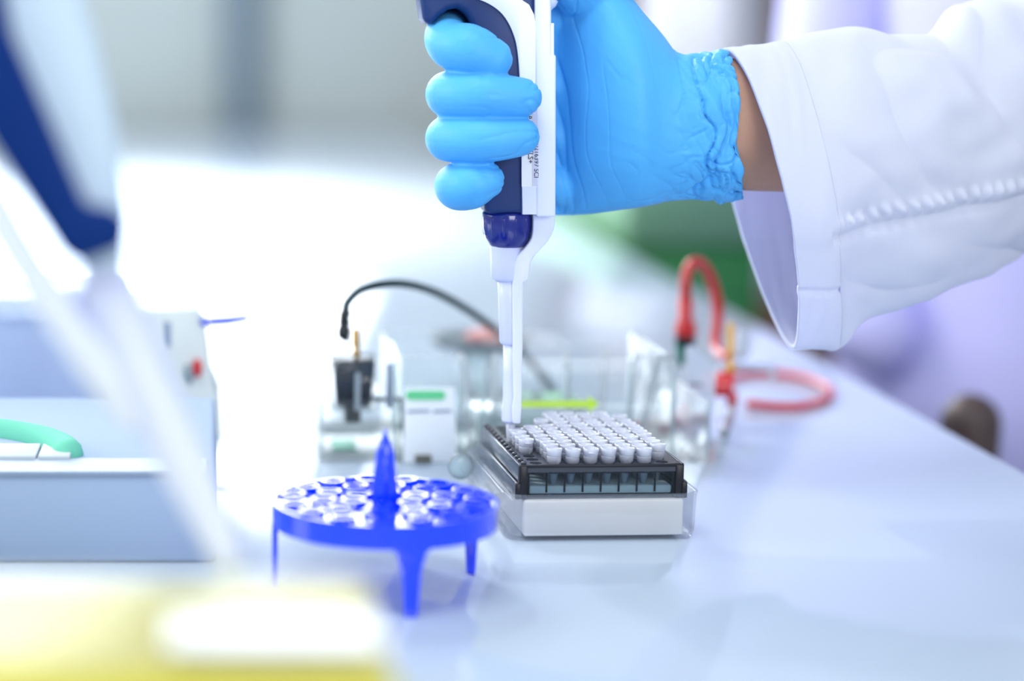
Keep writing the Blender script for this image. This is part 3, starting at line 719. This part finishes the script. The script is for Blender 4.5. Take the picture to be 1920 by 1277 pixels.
obj('arrow_sticker', prism_px([(972,753),(1104,751),(1103,742),(1123,757),(1104,774),(1104,764),(972,763)], YT0-.0014, YT0-.0008), M['yellow_green'], tk, label='yellow-green arrow sticker pointing right')
# right red electrode end
YR = 1.29
rh = obj('electrode_housing', loft(bmesh.new(), [rr3(at(1347+i*400,0,YR).x, at(1398-i*400,0,YR).x, YR-.012, YR+.012, .003, z) for z, i in ((at(0,738,YR).z, .012), (at(0,700,YR).z, 0))]), M['red'], tk, True, label='red electrode housing')
obj('housing_stub', loft(bmesh.new(), [circ(at(1372, y, YR), r/2950, 14) for y, r in ((736, 12), (762, 9))]), M['red'], rh, True)
obj('gold_pin', loft(bmesh.new(), [circ(at(1370, y, YR), r/2300, 14) for y, r in ((702,4),(688,8),(682,4),(664,4),(660,7),(655,5),(612,5),(606,3))]), M['gold'], rh, True)
obj('housing_bar', tube(bmesh.new(), [at(1372,762,YR), at(1369,780,YR-.015), onz(1358, 812, ZT+.008)], .003, 10), M['acrylic_edge'], tk, True)
sp = obj('end_plate', prism_px([(1288,650),(1300,648),(1342,686),(1336,760),(1318,800),(1290,790)], 1.245, 1.249), M['acrylic_lid'], tk, label='frosted slanted end plate with a short printed line')
obj('printed_line', prism_px([(1291,719),(1316,719),(1316,723),(1291,723)], 1.2444, 1.2449), M['ink'], sp)
bm = bmesh.new(); prism(bm, [at(1385,618,1.30), at(1404,622,1.30), at(1410,650,1.30), at(1404,672,1.30), at(1385,676,1.30)], Vector((0,.012,0)))
obj('clip_block', bm, M['acrylic_lid'], tk, bevel=.001)
obj('lid_arm', tube(bmesh.new(), [at(1380,688,1.30), at(1450,690,1.31), at(1448,706,1.31)], .0024, 10), M['acrylic_lid'], tk, True)

def cable(name, pts, r, m, label, cat='cable'):
    e_ = empty(name, pts[0], label, cat)
    obj('wire', tube(bmesh.new(), catmull([tuple(p) for p in pts], 12), r, 14), m, e_, True)
    return e_
bc = cable('black_cable', [at(648,582,1.16), at(652,566,1.17), at(680,542,1.19), at(740,531,1.21), at(800,542,1.24), at(860,571,1.27), at(920,612,1.30), at(975,658,1.33), at(1030,722,1.36)], .0024, M['cable_black'], 'black cable arching from its upright plug over the clear tank')
obj('plug', loft(bmesh.new(), [circ(at(x, y, 1.16), r/2400, 14) for x, y, r in ((648,578,5),(647,590,8),(645,596,6),(646,604,8),(645,610,6),(645,618,9),(644,632,8),(648,640,3))]), M['shoe'], bc, True, label='black ribbed plug')
obj('plug_end', tube(bmesh.new(), [at(1016,704,1.355), at(1036,730,1.363)], .0031, 12), M['cable_black'], bc, True)
P = [at(1285,608,1.33), at(1285,575,1.33), at(1285,530,1.33), at(1293,500,1.335), at(1308,492,1.34), at(1326,508,1.345), at(1340,545,1.35), at(1346,590,1.35), at(1342,640,1.345), at(1350,664,1.33), at(1366,668,1.31)]
rc = cable('red_cable', P, .0036, M['red_cable'], 'red cable bent in a tall loop above the right end of the clear tank')
obj('strain_relief', loft(bmesh.new(), [circ(at(1285, y, 1.33), r/2850, 16) for y, r in ((560,14),(600,14),(606,19),(622,21),(632,19))]), M['red_cable'], rc, True)
obj('plug_ring', loft(bmesh.new(), [circ(at(1284, y, 1.33), r/2850, 16) for y, r in ((630,18),(634,19),(646,19),(648,16))]), M['cable_black'], rc, True, label='dark ring')
obj('plug_stub', loft(bmesh.new(), [circ(at(1277, y, 1.33), r/2850, 16) for y, r in ((646,12),(664,10),(684,8),(686,5))]), M['teal'], rc, True, label='teal plug stub')
Z = ZT+.004
P = [onz(1405,757,Z), onz(1450,762,Z), onz(1500,762,Z), onz(1545,750,Z), onz(1558,732,Z), onz(1520,712,Z), onz(1470,702,Z), onz(1410,700,Z), onz(1340,718,Z), onz(1300,735,Z)]
cable('red_cable', P, .0028, M['red_cable'], 'red cable lying in a flat loop on the bench beyond the tank')
P = [onz(1330,700,Z), at(1310,735,1.37), onz(1295,770,Z), onz(1250,782,Z), onz(1190,800,Z)]
P = [onz(1190,800,Z), onz(1240,786,Z), onz(1285,768,Z), onz(1306,742,Z), onz(1312,716,Z)]
cable('red_cable', P, .0030, M['red_cable'], 'red cable on the bench seen through the clear right end of the tank')

# dark dish far along the bench
dpt = onz(900, 668, ZT); dd_ = dpt.y
dd = empty('grey_dish', dpt, 'blurred dark grey dish on a clear stem far along the bench', 'dish')
YD = 1.42
dd.location = Vector((at(900, 640, YD).x, YD, ZT)); WLOC[dd] = dd.location.copy()
cx_ = dd.location.x; zd = at(900, 650, YD).z
obj('bowl', lathe(bmesh.new(), [(.012, zd-.004), (.030, zd), (.037, zd+.006), (.036, zd+.008), (.028, zd+.004), (.01, zd+.003)], cx_, YD, 28), M['dark_dish'], dd, True)
obj('lid', lathe(bmesh.new(), [(.018, zd+.005), (.02, zd+.008), (.012, zd+.012), (.002, zd+.013)], cx_+.008, YD, 24), M['reddish'], dd, True, label='dull red lid')
obj('stem', lathe(bmesh.new(), [(.013, ZT+.0002), (.013, ZT+.002), (.008, ZT+.004), (.009, (ZT+zd)/2), (.016, zd-.002)], cx_, YD, 24), M['acrylic_edge'], dd, True)

# ------------------------------------------------------------------ machines on the left
YM = 1.24
mc = empty('offwhite_machine', at(330, 812, YM), 'small off-white benchtop machine with a blue lever and a red button', 'machine')
mc.location.z = ZT; WLOC[mc].z = ZT
prof = [(215,568),(368,562),(374,566),(376,600),(386,604),(394,660),(398,700),(415,740),(417,772),(412,806),(215,812)]
bm = prism_px(prof, YM, YM+.09)
for v in bm.verts:
    if v.co.z < ZT+.012: v.co.z = ZT
mb = obj('housing', bm, M['machine'], mc, bevel=.003)
obj('lever', tube(bmesh.new(), [at(382,604,YM+.02), at(400,603,YM+.02), at(430,601,YM+.02), at(463,596,YM+.02)], [.0022,.003,.003,.0024], 12), M['lever_blue'], mc, True, label='thin royal blue lever')
obj('red_button', xf(bmesh.new() and lathe(bmesh.new(), [(.0005, 0), (.0055, 0), (.0058, .003), (.004, .005), (.0005, .0055)], n=20), Matrix.Translation(at(370, 689, YM)) @ Matrix.Rotation(PI/2, 4, 'X') @ Matrix.Scale(.55, 4, (1,0,0))), M['red'], mc, True)
obj('grey_dial', xf(lathe(bmesh.new(), [(.0005, 0), (.006, 0), (.006, .002), (.0005, .0025)], n=20), Matrix.Translation(at(354, 700, YM)) @ Matrix.Rotation(PI/2, 4, 'X') @ Matrix.Scale(.6, 4, (1,0,0))), M['machine_grey'], mc, True)
obj('blue_mark', prism_px([(306,604),(320,604),(320,650),(306,650)], YM-.0006, YM), M['strip_grey'], mc)
obj('antenna', tube(bmesh.new(), [at(340,566,YM+.03), at(340,545,YM+.03), at(343,524,YM+.03)], .0009, 8), M['teal'], mc, True)

YB = .93
bd = empty('benchtop_device', (at(150, 900, YB).x, YB+.1, ZT), 'low blue-grey benchtop device with a mint green band and white keys', 'device')
xl, xr = at(-260, 900, YB).x, at(405, 900, YB).x; zt2 = at(0, 888, YB).z
obj('housing', box(xl, xr, YB, YB+.21, ZT, zt2), M['blue_grey'], bd, bevel=.003)
obj('dark_strip', box(xl, xr-.004, YB-.001, YB+.03, zt2-.0008, zt2+.0012), M['strip_grey'], bd)
kb = onz(0, 866, zt2).y; kt = onz(0, 842, zt2).y
for a_, b_ in ((-250,-140),(-135,-30),(-25,72),(76,135)):
    obj('key', box(onz(a_, 854, zt2).x, onz(b_, 854, zt2).x, kb, kt, zt2, zt2+.003), M['key_white'], bd, bevel=.0006)
pts = catmull([tuple(onz(x, y, zt2+.001)) for x, y in ((-200,800),(-60,806),(20,814),(80,826),(118,842),(128,850))], 8)
obj('mint_band', tube(bmesh.new(), pts, .0075, 12), M['mint'], bd, True)

# ------------------------------------------------------------------ blurred things right in front of the lens
YF = .66
fp = empty('pipette', at(330, 900, YF), 'very blurred navy and white pipette slanting across the left foreground', 'pipette')
obj('grip', prism_px([(-110,40),(-60,-60),(0,-60),(20,60),(90,220),(160,385),(214,392),(240,420),(232,462),(150,492),(118,470),(60,380),(-20,250)], YF-.010, YF+.010), M['navy_matte'], fp, bevel=.002)
obj('white_body', prism_px([(-60,-80),(130,-80),(175,60),(215,220),(238,400),(232,500),(260,600),(235,640),(170,560),(150,480),(60,380),(-20,200)], YF+.004, YF+.022), M['body_pale'], fp, bevel=.003)
obj('ejector_arm', prism_px([(-60,290),(-10,320),(60,450),(130,560),(215,680),(270,800),(230,800),(150,700),(60,570),(-20,440),(-60,400)], YF-.006, YF+.006), M['pip_white'], fp, bevel=.002)
obj('shaft', tube(bmesh.new(), [at(200,560,YF+.008), at(270,720,YF+.004), at(350,880,YF-.004), at(425,1040,YF-.016)], [.011,.010,.0085,.0055], 20), M['pip_shaft'], fp, True)
obj('pipette_tip', tube(bmesh.new(), [at(425,1040,YF-.016), at(462,1120,YF-.024), at(492,1185,YF-.03)], [.0045,.003,.001], 16), M['lid_white'], fp, True)

YQ = 1.22
a = at(-240, 700, YQ); b_ = at(205, 700, YQ); zz = at(0, 600, YQ).z
fb = empty('frosted_box', ((a.x+b_.x)/2, YQ+.06, ZT), 'pale frosted plastic box standing behind the low blue-grey device at the left', 'box')
obj('box_shell', openbox(a.x, b_.x, YQ, YQ+.12, ZT+.0003, zz, .002), M['frost_blue'], fb, bevel=.001)
bm = bmesh.new(); loft(bm, [rr3(a.x-.003+i, b_.x+.003-i, YQ-.003+i, YQ+.123-i, .006, z) for z, i in ((zz+.0003, 0), (zz+.008, .001), (zz+.012, .004))])
obj('lid', bm, M['frost_blue'], fb, True)

YB0, YB1 = .49, .58
tb = empty('tip_box', (-.03, .535, ZT), 'blurred yellow tip box with a frosted white lid in the near left corner', 'box')
xl, xr = -.11, .047
obj('base', box(xl, xr, YB0, YB1, ZT, ZT+.084), M['yellow'], tb, bevel=.004)
obj('glare_card', box(-.012, xr-.004, YB0+.010, YB0+.040, ZT+.0890, ZT+.0894), M['card'], tb)  # white card added as the blown-out highlight on the lid
bm = bmesh.new(); loft(bm, [rr3(xl+i, xr-i, YB0+i, YB1-i, .006, z) for z, i in ((ZT+.0843, .001), (ZT+.087, .002), (ZT+.0888, .004))])
obj('lid', bm, M['lid_white'], tb, True, label='frosted white lid')
obj('latch', box(-.045, -.015, YB0-.004, YB0, ZT+.05, ZT+.072), M['yellow'], tb, bevel=.001)
